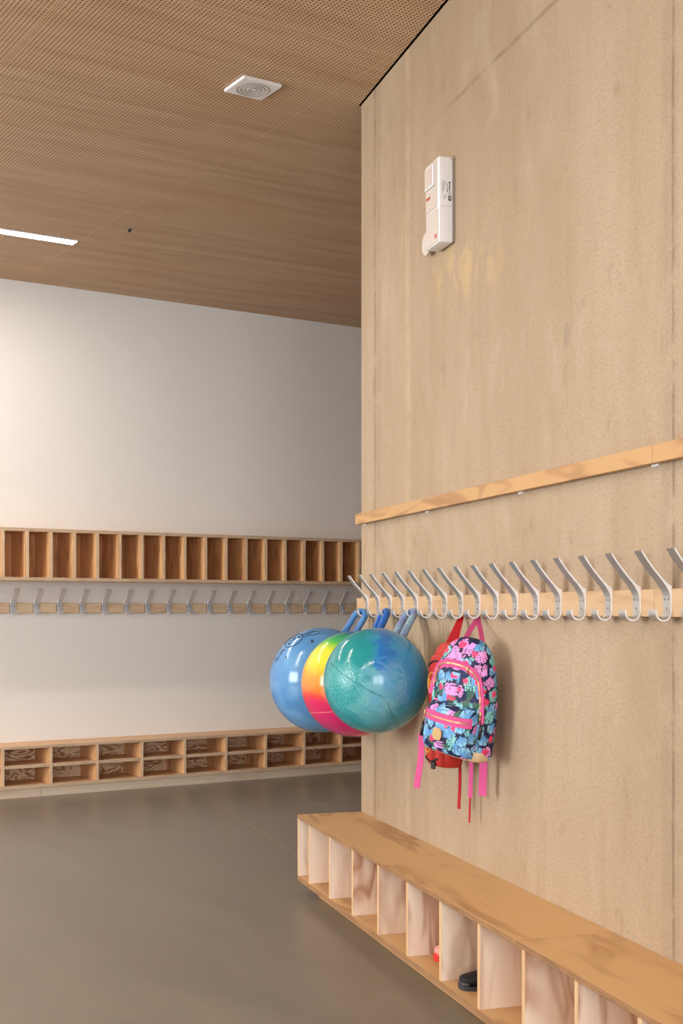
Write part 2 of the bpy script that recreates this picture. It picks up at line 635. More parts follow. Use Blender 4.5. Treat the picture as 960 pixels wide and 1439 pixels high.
# daylight just outside the window openings, with added fill at the last left one
DAY = (.88, .94, 1.0)
for a, b in rear_holes:
    p = rear_o - UB * ((a + b) / 2) + NB * .25
    daylight('daylight_rear', p + Vector((0, 0, 1.5)), RZB, b - a, 2.8, 200, DAY)
for (a, b), pw in zip(left_holes, (10, 20, 430)):
    p = left_o - NB * ((a + b) / 2) - UB * .25
    daylight('left_window_fill', p + Vector((0, 0, 1.7)), RZB - PI / 2, b - a, 2.4, pw, DAY)

# ------------------------------------------------------------------ ceiling fittings
def strip_lamp(x0, x1, o, label):
    t = thing('linear_ceiling_lamp', label, 'ceiling light', Bp((x0 + x1) / 2, o, CEIL), (0, 0, RZB))
    h = (x1 - x0) / 2
    w = .045
    MB().box(-h + .006, h - .006, -w + .006, w - .006, -.004, .0).build('diffuser', M['lamp'], t)
    f = MB()
    f.box(-h, h, -w, -w + .006, -.006, .0).box(-h, h, w - .006, w, -.006, .0)
    f.box(-h, -h + .006, -w, w, -.006, .0).box(h - .006, h, -w, w, -.006, .0)
    f.build('frame', M['white_pl'], t)
    return t


strip_lamp(-2.9, .10, 1.015, 'glowing linear ceiling lamp at the left edge, close to the cream wall')
strip_lamp(-4.6, -1.5, 3.2, 'linear ceiling lamp outside the left edge, in the second row from the cream wall')
strip_lamp(-4.6, -1.6, 6.2, 'linear ceiling lamp overhead, in the third row from the cream wall')

t = thing('ceiling_speaker', 'square white flush loudspeaker with concentric rings in the perforated wood ceiling', 'speaker', Bp(-.131, 3.485, CEIL), (0, 0, RZB))
MB().box(-.085, .085, -.083, .083, -.014, 0, bev=.004).build('frame', M['white_pl'], t)
gr = MB()
for r0 in (.016, .032, .048, .064):
    gr.tube([(r0 * math.cos(a), r0 * math.sin(a), -.0142) for a in [i * 2 * PI / 40 for i in range(40)]], .0022, 6, closed=True)
o = gr.build('grille', M['grey_pl'], t)
o['label'] = 'four concentric grey grille rings'

t = thing('ceiling_fixing', 'tiny dark fixing in the wooden ceiling to the right of the lit lamp', 'sensor', Bp(.249, 1.413, CEIL), (0, 0, RZB))  # plain small ceiling fixing: a disc with a dark tip
MB().disc((0, 0, 0), (0, 0, -1), .016, .004).build('rosette', M['screw'], t)
MB().disc((0, 0, -.004), (0, 0, -1), .008, .012, bev=.003).build('tip', M['ink'], t)

# ------------------------------------------------------------------ coat racks
def hook_poly():
    P = [(0, .056), (0, -.004)]
    for i in range(1, 15):
        a = PI + PI * i / 14
        P.append((.0215 + .0215 * math.cos(a), -.004 + .0215 * math.sin(a)))
    P += [(.043, .003), (.039, .003)]
    for i in range(0, 15):
        a = 2 * PI - PI * i / 14
        P.append((.0215 + .0175 * math.cos(a), -.004 + .0175 * math.sin(a)))
    P += [(.004, .030), (.0055, .038), (.0095, .0475), (.0165, .058), (.026, .070), (.039, .084), (.053, .100), (.067, .118), (.080, .1365),
          (.0768, .139), (.064, .121), (.050, .1035), (.036, .088), (.0225, .0735), (.0125, .0645), (.0055, .0595)]
    return P


def make_hook(t, x, z, alu):
    """one bent aluminium coat hook with three screws; local origin on the rail face at eye height"""
    h = MB().extrude_poly(hook_poly(), -.0165, .0165).build('coat_hook', [alu, M['alu_cut']], t, sharp=35)
    h.location = (x, -.02, z)
    for sx, sz in ((-.008, .027), (.008, .027), (0, .006)):
        MB().disc((sx, -.004, sz), (0, -1, 0), .0033, .0016, 10, .0008).build('screw', M['screw'], h)
    return h


# rack on the tan wall
t = thing('coat_rack', 'pine rail of bent aluminium hooks on the tan wall, with balls and bags hanging', 'coat rack', Rp(0, 0, E), (0, 0, RZR))
MB().wallbox(-.001, 2.351, 0, .02, -.0145, .051, bev=.0012).build('rail_board', M['rail'], t)
MB().wallbox(2.3525, 3.45, 0, .02, -.0145, .051, bev=.0012).build('rail_board', M['rail'], t)
h0 = make_hook(t, .1395, 0, M['alu'])
for k in range(1, 21):
    dup(h0, t, (.1395 + .1423 * k, -.02, 0))

# rack on the cream wall: a block of wood between each pair of hooks
t = thing('coat_rack', 'coat rack of small pine blocks and bent aluminium hooks on the cream back wall', 'coat rack', Bp(0, 0, E), (0, 0, RZB))
b0 = MB().wallbox(.003, .1485, 0, .02, -.0165, .049, bev=.006, seg=3).build('rail_block', M['block'], t)
b0.location = (.0575, 0, 0)
h0 = make_hook(t, .074, 0, M['alu_dull'])
for k in list(range(-3, 0)) + list(range(1, 17)):
    dup(b0, t, (.0575 + .1515 * k, 0, 0))
    dup(h0, t, (.074 + .1515 * k, -.02, 0))

# ------------------------------------------------------------------ batten on the tan wall
t = thing('wall_batten', 'long plain honey-coloured plywood batten across the tan wall above the coat hooks', 'wall batten', Rp(0, 0, E + .371), (0, 0, RZR))
MB().wallbox(-.002, 2.352, .006, .026, -.0215, .0215, bev=.0012).build('board', M['batten'], t)
MB().wallbox(2.3535, 3.6, .006, .026, -.0215, .0215, bev=.0012).build('board', M['batten'], t)
for s in (.05, .774, 1.56, 2.33, 3.1):
    MB().wallbox(s - .015, s + .015, 0, .0062, -.0265, .018, bev=.001).build('spacer', M['white_pl'], t)

# ------------------------------------------------------------------ pigeonhole shelf on the cream wall
t = thing('pigeonhole_shelf', 'long wall-hung plywood shelf of narrow upright pigeonholes above the back coat rack', 'shelf', Bp(0, 0, E + .183), (0, 0, RZB))
z0, z1 = 0, .318
x0, x1 = -.534, 2.95
DF = .275
MB().wallbox(x0, x1, 0, DF, z1 - .02, z1, (1, 1, 0)).build('top_board', [M['ply_shelf'], M['edge_z']], t)
MB().wallbox(x0, x1, 0, DF, z0, z0 + .02, (1, 1, 0)).build('bottom_board', [M['ply_shelf'], M['edge_z']], t)
MB().wallbox(x0, x1, 0, .010, z0 + .0201, z1 - .0201).build('back_panel', M['ply_zr'], t)
d0 = MB().wallbox(-.0105, .0105, .0101, DF - .001, z0 + .0201, z1 - .0201, (0, 1, 1)).build('divider', [M['ply_zr'], M['edge_x']], t)
d0.location = (-.072, 0, 0)
for k in [-3, -2, -1] + list(range(1, 21)):
    dup(d0, t, (-.072 + .1504 * k, 0, 0))

# ------------------------------------------------------------------ two-tier shoe shelf along the cream wall
t = thing('shoe_shelf', 'low two-tier plywood shoe shelf with grained back panels along the cream wall', 'shoe shelf', Bp(0, 0, 0), (0, 0, RZB))
zt, zm, zb, zp = E - .819, E - .943, E - 1.055, E - 1.076
x0, x1 = -.984, 2.946
MB().wallbox(x0, x1, 0, DF, zt - .016, zt, (1, 1, 0)).build('top_board', [M['ply_shelf'], M['edge_z']], t)
MB().wallbox(x0, x1, 0, DF, zp, zb, (1, 1, 0)).build('bottom_board', [M['ply_shelf'], M['edge_z']], t)
MB().wallbox(x0, x1, 0, .010, zb + .0001, zt - .0161).build('back_panel', M['grain'], t)
for a, b in ((x0, .165), (.167, x1)):
    MB().wallbox(a, b, .02, DF - .008, 0, zp - .0001).build('plinth', M['plinth'], t)
d0 = MB().wallbox(-.009, .009, .0101, DF - .001, zb + .0001, zt - .0161, (0, 1, 1)).build('divider', [M['ply_zr'], M['edge_x']], t)
d0.location = (-.072, 0, 0)
m0 = MB().wallbox(.0091, .2918, .0101, DF - .003, zm - .010, zm + .010, (1, 1, 0)).build('middle_shelf', [M['ply_shelf'], M['edge_z']], t)
m0.location = (-.072, 0, 0)
for k in [-3, -2, -1] + list(range(1, 11)):
    dup(d0, t, (-.072 + .3009 * k, 0, 0))
    if k < 10:
        dup(m0, t, (-.072 + .3009 * k, 0, 0))

# ------------------------------------------------------------------ shoe bench along the tan wall
t = thing('shoe_bench', 'long plywood bench with upright shoe compartments under the tan wall', 'bench', Rp(0, 0, 0), (0, 0, RZR))
BD = .27
zt, zu = E - .818, E - .833
zb, zp = E - 1.061, E - 1.080
x0, x1 = .0, 4.2
jt = 2.123
MB().wallbox(x0, jt - .0006, 0.0006, BD, zu, zt, (1, 1, 0)).build('seat_board', [M['ply_x'], M['edge_zn']], t)
MB().wallbox(jt + .0006, x1, 0.0006, BD, zu, zt, (1, 1, 0)).build('seat_board', [M['ply_x'], M['edge_zn']], t)
MB().wallbox(x0, x1, 0.0006, BD, zp, zb, (1, 1, 0)).build('bottom_board', [M['ply_x'], M['edge_zn']], t)
MB().wallbox(x0, x1, 0.0006, .012, zb + .0001, zu - .0001).build('back_panel', M['ply_zr'], t)
MB().wallbox(.10, x1 - .02, 0.0006, BD - .06, 0, zp - .0001).build('plinth', M['ply_x'], t)
MB().wallbox(x0, x0 + .018, .0121, BD - .001, zb + .0001, zu - .0001, (0, 1, 1)).build('end_panel', [M['ply_z'], M['edge_xn']], t)
MB().wallbox(x1 - .018, x1, .0121, BD - .001, zb + .0001, zu - .0001, (0, 1, 1)).build('end_panel', [M['ply_z'], M['edge_xn']], t)
d0 = MB().wallbox(-.009, .009, .0121, BD - .003, zb + .0001, zu - .0001, (0, 1, 1)).build('divider', [M['ply_z'], M['edge_xn']], t)
d0.location = (.168, 0, 0)
for k in range(1, 14):
    dup(d0, t, (.168 + .2838 * k, 0, 0))

# ------------------------------------------------------------------ things left in the bench
def shoe_mesh(L, W, H):
    """closed slipper body along +y (toe at -y), sole plane z=0"""
    prof = spline([(-.5, .02, .30, .12), (-.47, .30, .36, .18), (-.38, .44, .42, .24), (-.2, .5, .52, .32), (0, .44, .72, .42), (.2, .40, .92, .5), (.4, .40, 1.0, .55), (.48, .32, .98, .5), (.5, .06, .8, .4)], 5)
    rows = []
    for y, w, h, _ in prof:
        row = []
        for k in range(20):
            a = 2 * PI * k / 20
            cx, sz = math.cos(a), math.sin(a)
            row.append((W * w * math.copysign(abs(cx) ** .75, cx), y * L, H * h * .5 * (1 + math.copysign(abs(sz) ** .7, sz))))
        rows.append(row)
    return rows


def make_shoe(name, label, loc, rz, L, W, H, upper, sole, toe):
    t = thing(name, label, 'shoe', loc, (0, 0, rz))
    mb = MB()
    rows = [[(x, y, z + .008) for x, y, z in r] for r in shoe_mesh(L, W, H)]
    mb.grid(rows, wrap=True, caps=True)
    mb.build('upper', upper, t)
    s = MB()
    prof = spline([(-.5, .05), (-.47, .34), (-.36, .5), (-.2, .54), (0, .47), (.25, .43), (.42, .42), (.5, .2)], 5)
    for zz in (0,):
        lo = [(W * w, y * L * 1.03, 0) for y, w in prof] + [(-W * w, y * L * 1.03, 0) for y, w in reversed(prof)]
        hi = [(x, y, .012) for x, y, z in lo]
        s.grid([lo, hi], wrap=True, smooth=False, caps=True)
    s.build('sole', sole, t)
    c = MB()
    rows = [[(x * 1.05, y * 1.02, (z - .0) * 1.04 + .006) for x, y, z in r] for r in shoe_mesh(L, W, H * .62)[:11]]
    c.grid(rows, wrap=True, caps=True)
    c.build('toe_cap', toe, t)
    return t


zfl = E - 1.061 + .0005
make_shoe('slipper', 'black canvas slipper with dark rubber toe in a bench compartment', Rp(1.690, .150, zfl), RZR - .12, .19, .070, .072, M['shoe'], M['sole'], M['sole'])
make_shoe('house_shoe', 'rose and red small shoe peeping out in the bench bay before the slipper', Rp(1.383, .130, zfl), RZR - .05, .15, .060, .085, M['rose'], M['redrub'], M['redrub'])

# ------------------------------------------------------------------ device on the tan wall
t = thing('door_release_unit', 'white plastic door control box with red indicator, mounted high on the tan wall', 'wall device', Rp(.9675, 0, E + 1.225), (0, 0, RZR))
bx = MB()
bx.wallbox(-.0625, .0625, .008, .057, .0, .285, bev=.004, seg=3)
bx.build('housing', M['white_pl'], t, sharp=40)
MB().wallbox(-.058, .058, 0, .0081, .006, .279).build('mounting_plate', M['grey_pl'], t)
fp = MB()
fp.wallbox(-.056, .045, .0571, .0605, .122, .281, bev=.0012)
fp.build('front_cover', M['shaded_white_pl'], t)
MB().wallbox(-.056, .056, .0571, .0595, .004, .117, bev=.0012).build('lower_cover', M['shaded_white_pl'], t)
w = MB()
w.wallbox(-.047, .030, .0606, .068, .195, .268, bev=.002)
w.build('sensor_bezel', M['white_pl'], t)
wl = MB()
wl.wallbox(-.040, .023, .0681, .0705, .201, .262, bev=.002)
wl.build('sensor_lens', M['shaded_white_pl'], t)
MB().wallbox(-.045, -.012, .0606, .0625, .163, .170).build('indicator', M['redled'], t)
MB().wallbox(-.045, -.012, .0606, .0620, .173, .179).build('status_lamp', M['greenled'], t)
MB().wallbox(.030, .046, .0596, .0612, .018, .030).build('button', M['redled'], t)
dsk = MB()
dsk.disc((-.140, -.0, .048), (0, -1, 0), .012, .0215, 16)
dsk.build('arm_stem', M['grey_pl'], t)
dd = MB()
dd.disc((-.140, -.0212, .048), (0, -1, 0), .041, .008, 40, .003)
dd.build('magnet_disc', M['shaded_white_pl'], t)
MB().wallbox(-.1281, -.0624, .008, .018, .034, .062).build('disc_bracket', M['grey_pl'], t)


def text_mesh(body, size, mat, parent, M4, name):
    cu = bpy.data.curves.new('lettering', 'FONT')
    cu.body = body
    cu.size = size
    cu.extrude = .0002
    cu.align_x = 'CENTER'
    cu.align_y = 'CENTER'
    ob = bpy.data.objects.new('lettering', cu)
    COL.objects.link(ob)
    dg = bpy.context.evaluated_depsgraph_get()
    me = bpy.data.meshes.new_from_object(ob.evaluated_get(dg))
    bpy.data.objects.remove(ob)
    me.transform(M4)
    me.materials.clear()
    me.materials.append(mat)
    o = bpy.data.objects.new(name, me)
    COL.objects.link(o)
    o.parent = parent
    return o


# print on the near side of the housing: side plane at local x = .0625, reads downwards
SX = .0628
pm = MB()
pm.disc((SX - .0002, -.020, .198), (1, 0, 0), .0032, .0004, 16)
pm.build('print_dot', M['ink'], t)
# side text runs top to bottom: text x-axis -> -z, text y-axis -> towards the wall (+y)
MT = Matrix(((0, 0, 1, SX), (0, 1, 0, 0), (-1, 0, 0, 0), (0, 0, 0, 1)))
text_mesh('CE', .011, M['ink'], t, Matrix.Translation((0, -.020, .166)) @ MT, 'print_mark')
for y, za, zb_, h in ((-.020, .193, .174, .0035), (-.028, .196, .180, .0018), (-.028, .178, .173, .0035), (-.028, .170, .166, .0035), (-.034, .202, .187, .0014), (-.038, .202, .176, .0012), (-.042, .204, .168, .0012),
                      (-.046, .203, .158, .0012), (-.034, .158, .146, .0014), (-.038, .156, .144, .0012), (-.042, .150, .143, .0012)):
    b = MB()
    b.box(SX - .0004, SX + .0001, y - h / 2, y + h / 2, zb_, za)
    b.build('print_line', M['inkgrey'] if h < .002 else M['ink'], t)
ov = MB()
N_ = 32
ov.grid([[(SX, -.019 + r_ * .0065 * math.cos(a), .147 + r_ * .010 * math.sin(a)) for a in [i * 2 * PI / N_ for i in range(N_)]] for r_ in (1.0, .62)], wrap=True, smooth=False)
ov.grid([[(SX, -.0195 + r_ * .003 * math.cos(a), .146 + r_ * .005 * math.sin(a)) for a in [i * 2 * PI / N_ for i in range(N_)]] for r_ in (1.0, .5)], wrap=True, smooth=False)
ov.build('print_emblem', M['ink'], t)
MB().disc((SX - .0004, -.014, .277), (1, 0, 0), .0022, .0008, 12).build('screw', M['screw'], t)
MB().box(SX - .0004, SX, -.056, -.009, .1186, .1194).build('housing_seam', M['grey_pl'], t)

# ------------------------------------------------------------------ hopper balls
def view_dir(qx, qz):
    """unit vector on a ball as the viewer sees it: qx right, qz up, the rest towards the viewer (-Y)"""
    r2 = qx * qx + qz * qz
    if r2 > .97:
        k = math.sqrt(.97 / r2)
        qx, qz = qx * k, qz * k
        r2 = .97
    return Vector((qx, -math.sqrt(1 - r2), qz))


def sphere_mb(r, nu=96, nv=64):
    mb = MB()
    rows = []
    for i in range(1, nv):
        th = PI * i / nv
        rows.append([(r * math.sin(th) * math.cos(2 * PI * j / nu), r * math.sin(th) * math.sin(2 * PI * j / nu), r * math.cos(th)) for j in range(nu)])
    V = mb.grid(rows, wrap=True)
    for ring, z in ((V[0], r), (V[-1], -r)):
        p = mb.bm.verts.new((0, 0, z))
        for j in range(nu):
            mb.bm.faces.new((p, ring[j], ring[(j + 1) % nu])).smooth = True
    return mb


def nvec(t):
    """object coordinate normalised"""
    x = t.n('ShaderNodeVectorMath', operation='NORMALIZE')
    tc = t.n('ShaderNodeTexCoord')
    t.l(tc.outputs['Object'], x.inputs[0])
    return x.outputs[0]


def mat_blue_ball():
    t = NT('blue_vinyl')
    v = nvec(t)
    n = t.noise(v, 1.6, 3, .5, .4)
    c = t.mix(t.step(n, .3, .7), srgb(76, 130, 182), srgb(104, 156, 200))
    return t.done(c, .16, 0, .5)


def mat_rainbow_ball():
    t = NT('rainbow_vinyl')
    v = nvec(t)
    h = t.dot(v, Vector((.10, .0, 1.0)).normalized())
    w = t.math('SUBTRACT', t.noise(v, 2.2, 3, .55, .4), .5)
    h = t.math('ADD', t.math('MULTIPLY_ADD', h, .5, .5), t.math('MULTIPLY', w, .10))
    c = t.ramp(h, [(0.0, srgb(180, 50, 120)), (.14, srgb(208, 40, 106)), (.30, srgb(214, 42, 94)), (.36, srgb(222, 66, 62)), (.43, srgb(240, 122, 38)), (.56, srgb(246, 152, 42)),
                   (.66, srgb(238, 200, 56)), (.80, srgb(210, 212, 58)), (.88, srgb(86, 186, 78)), (.95, srgb(40, 150, 110)), (1.0, srgb(40, 100, 180))])
    g1 = t.math('ABSOLUTE', t.dot(v, Vector((.18, .35, .93)).normalized()))
    d = t.math('ABSOLUTE', t.math('ADD', t.dot(v, Vector((-.12, 0, 1)).normalized()), .42))
    line = t.math('SUBTRACT', 1.0, t.step(d, .005, .012))
    c = t.mix(t.math('MULTIPLY', line, .45), c, srgb(250, 170, 150))
    return t.done(c, .17, 0, .5)


P1, P2 = view_dir(-.857, .353), view_dir(.093, -.247)
GN = P1.cross(P2).normalized()
G2 = view_dir(.193, -.38).cross(view_dir(.40, -.86)).normalized()


def mat_teal_ball():
    t = NT('teal_marbled_vinyl')
    v = nvec(t)
    x, y, z = t.sep(v)
    n = t.noise(v, 1.7, 5, .6, 1.3)
    n2 = t.noise(v, 3.2, 5, .6, 2.0)
    # broad fields of the marbling, seen from the front: teal left, blue band up the middle, sky blue right, pale swirl
    c = t.mix(t.step(t.math('ADD', x, t.math('MULTIPLY', t.math('SUBTRACT', n, .5), 1.3)), -.35, .25), srgb(30, 136, 138), srgb(56, 146, 192))
    bandx = t.math('ABSOLUTE', t.math('ADD', t.math('SUBTRACT', x, .14), t.math('MULTIPLY', t.math('SUBTRACT', n2, .5), .9)))
    band = t.math('MULTIPLY', t.math('SUBTRACT', 1.0, t.step(bandx, .04, .26)), t.step(z, -.25, .35))
    c = t.mix(t.math('MULTIPLY', band, .9), c, srgb(34, 108, 186))
    low = t.math('SUBTRACT', 1.0, t.step(t.math('ADD', z, t.math('MULTIPLY', t.math('SUBTRACT', n, .5), 1.0)), -.65, .0))
    c = t.mix(t.math('MULTIPLY', low, .8), c, srgb(30, 138, 148))
    sw = view_dir(.12, -.08)
    d = t.math('SUBTRACT', 1.0, t.dot(v, sw))
    pale = t.math('SUBTRACT', 1.0, t.step(t.math('ADD', d, t.math('MULTIPLY', t.math('SUBTRACT', n2, .5), .5)), .02, .18))
    c = t.mix(t.math('MULTIPLY', pale, .4), c, srgb(140, 196, 212))
    sw2 = view_dir(-.1, -.55)
    d2 = t.math('SUBTRACT', 1.0, t.dot(v, sw2))
    pale2 = t.math('SUBTRACT', 1.0, t.step(t.math('ADD', d2, t.math('MULTIPLY', t.math('SUBTRACT', n, .5), .5)), .01, .14))
    c = t.mix(t.math('MULTIPLY', pale2, .4), c, srgb(130, 194, 202))
    wisp = t.math('MULTIPLY', t.step(t.noise(v, 4, 6, .7, 2.5), .56, .7), .18)
    c = t.mix(wisp, c, srgb(120, 196, 210))
    # moulded grooves and the grip-textured patch
    f1 = t.math('MULTIPLY', t.math('SUBTRACT', 1.0, t.step(t.math('ABSOLUTE', t.dot(v, GN)), .006, .016)), t.math('MULTIPLY', t.math('LESS_THAN', x, .10), t.math('LESS_THAN', y, .0)))
    f2 = t.math('MULTIPLY', t.math('SUBTRACT', 1.0, t.step(t.math('ABSOLUTE', t.dot(v, G2)), .006, .016)), t.math('MULTIPLY', t.math('GREATER_THAN', x, .18), t.math('LESS_THAN', z, -.36)))
    groove = t.math('MAXIMUM', f1, f2)
    c = t.mix(t.math('MULTIPLY', groove, .5), c, srgb(14, 84, 96))
    pb = t.n('ShaderNodeTexVoronoi')
    t.l(v, pb.inputs['Vector'])
    pb.inputs['Scale'].default_value = 34
    pc = view_dir(-.62, -.12)
    pm_ = t.math('SUBTRACT', 1.0, t.step(t.math('SUBTRACT', 1.0, t.dot(v, pc)), .10, .16))
    c = t.mix(t.math('MULTIPLY', pm_, t.math('MULTIPLY', t.step(pb.outputs['Distance'], .35, .6), .35)), c, srgb(110, 196, 190))
    hgt = t.math('SUBTRACT', t.math('MULTIPLY', t.math('MULTIPLY', pb.outputs['Distance'], pm_), .4), groove)
    t.bump(hgt, .45, .004)
    return t.done(c, .15, 0, .5)


M['blueball'] = mat_blue_ball()
M['rainball'] = mat_rainbow_ball()
M['tealball'] = mat_teal_ball()
M['bluehandle'] = plain('deep_blue_vinyl', srgb(38, 98, 178), .3, 0, .5, .12, 14)
M['skyhandle'] = plain('mid_blue_vinyl', srgb(66, 124, 186), .3, 0, .5, .1, 14)
tt = NT('lilac_marbled_vinyl')
nn = tt.noise(tt.coord(), 14, 4, .6, 1.5)
M['lilachandle'] = tt.done(tt.ramp(nn, [(.32, srgb(116, 108, 172)), (.5, srgb(128, 152, 184)), (.66, srgb(140, 184, 190))]), .3)


def ball(label, c, r, hook, e, bm_mat, h_mat, gap=.046, rad=.0125):
    """c = ball centre, hook = point the loop hangs on (world)"""
    t = thing('hopper_ball', label, 'ball', c)
    sphere_mb(r).build('ball_body', bm_mat, t)
    a = hook - c
    L = a.length
    a.normalize()
    e = (e - a * e.dot(a)).normalized()
    top = L + .004
    h2 = gap / 2
    path = []
    for k in range(9):
        path.append(a * (r - .018 + (top - h2 - r + .018) * k / 8) - e * h2)
    for k in range(1, 16):
        q = PI * k / 16
        path.append(a * (top - h2 + h2 * math.sin(q)) - e * (h2 * math.cos(q)))
    for k in range(9):
        path.append(a * (top - h2 - (top - h2 - r + .018) * k / 8) + e * h2)
    n = len(path)
    rs = [rad * (1 + .45 * max(0, 1 - i / 4) + .45 * max(0, 1 - (n - 1 - i) / 4)) for i in range(n)]
    MB().tube(path, rs, 18).build('handle', h_mat, t)
    return t


def on_axis(px, Y, py):
    return Vector(((px - 480) / F * Y, Y, E - (py - HOR) / F * Y))


HZ = -.0235 + .0125 + .004
b1 = ball('plain blue hopper ball printed with a face and stars, leftmost of the three', on_axis(452.5, 5.20, 955.5), .2055, Rp(.1395, .0415, E + HZ), UR * .8 - NR * .6, M['blueball'], M['skyhandle'], .052, .0120)
b2 = ball('rainbow hopper ball squeezed between the blue and the teal one', on_axis(497.5, 4.82, 961), .192, Rp(.1395 + .1423 * 2, .0415, E + HZ), UR * 1.0 - NR * .05, M['rainball'], M['bluehandle'], .044, .0130)
b3 = ball('teal and blue marbled hopper ball, nearest and rightmost of the three', on_axis(528.5, 4.45, 956.5), .1770, Rp(.1395 + .1423 * 4, .0415, E + HZ), UR * .9 - NR * .3, M['tealball'], M['lilachandle'], .044, .0125)


def on_ball(px, py, r, k=1.0008):
    return view_dir((px - 452.5) / 74.2, -(py - 955.5) / 74.2) * r * k


R1 = .2055


def ell(cx, cy, a, b, ang, a0=0, a1=2 * PI, n=40):
    ca, sa = math.cos(ang), math.sin(ang)
    return [(cx + a * math.cos(q) * ca - b * math.sin(q) * sa, cy + a * math.cos(q) * sa + b * math.sin(q) * ca) for q in [a0 + (a1 - a0) * i / n for i in range(n + 1)]]


def pix(p):
    return (375 + p[0] / 10.667, 870 + p[1] / 10.667)


pr = MB()
for line in (ell(412, 312, 152, 66, -.54, .0, 2 * PI), [(545, 226), (585, 214), (640, 205)], [(560, 252), (600, 245), (632, 232)], ell(710, 202, 78, 24, -.14),
             [(512, 215), (535, 235), (550, 262)]):
    pr.tube([on_ball(*pix(p), R1) for p in line], .0017, 6)
for cx, cy, a, b in ((415, 285, 20, 11), (340, 357, 16, 10), (372, 318, 8, 5), (488, 258, 12, 8)):
    pr.tube([on_ball(*pix(p), R1) for p in ell(cx, cy, a, b, -.6, n=14)], .0016, 6)
o = pr.build('face_print', M['ink'], b1)
o['label'] = 'black outline face print'
for cx, cy, s in ((690, 316, 32), (306, 548, 17)):
    st = MB()
    ring = []
    for k in range(10):
        q = -PI / 2 + k * PI / 5 + .25
        rr = s if k % 2 == 0 else s * .45
        ring.append((cx + rr * math.cos(q), cy + rr * math.sin(q)))
    cv = st.bm.verts.new(on_ball(*pix((cx, cy)), R1, 1.004))
    rv = [st.bm.verts.new(on_ball(*pix(p), R1, 1.002)) for p in ring]
    rb = [st.bm.verts.new(on_ball(*pix(p), R1, .998)) for p in ring]
    for k in range(10):
        st.bm.faces.new((cv, rv[k], rv[(k + 1) % 10]))
        st.bm.faces.new((rv[k], rb[k], rb[(k + 1) % 10], rv[(k + 1) % 10]))
    o = st.build('star_print', M['ink'], b1)
lt = MB()
for line in (ell(160, 590, 24, 16, -.9), [(178, 560), (190, 552), (196, 536), (206, 528)], [(196, 545), (204, 530), (214, 516)], ell(222, 492, 16, 11, -.9), [(236, 470), (250, 476), (262, 452), (248, 446), (236, 470)], [(262, 432), (276, 440), (282, 462)]):
    lt.tube([on_ball(*pix(p), R1) for p in line], .0014, 6)
lt.build('lettering_print', M['ink'], b1)

# ------------------------------------------------------------------ printed fabric of the small backpack
NAVY = np.array(srgb(22, 29, 76)[:3])
INK = np.array(srgb(16, 18, 44)[:3])
SKY = np.array(srgb(92, 152, 204)[:3])
SKY2 = np.array(srgb(150, 204, 234)[:3])
GREEN = np.array(srgb(42, 96, 78)[:3])
MINT = np.array(srgb(130, 196, 196)[:3])
HOT = np.array(srgb(232, 60, 108)[:3])
LILAC = np.array(srgb(226, 150, 214)[:3])
BROWN = np.array(srgb(104, 74, 86)[:3])


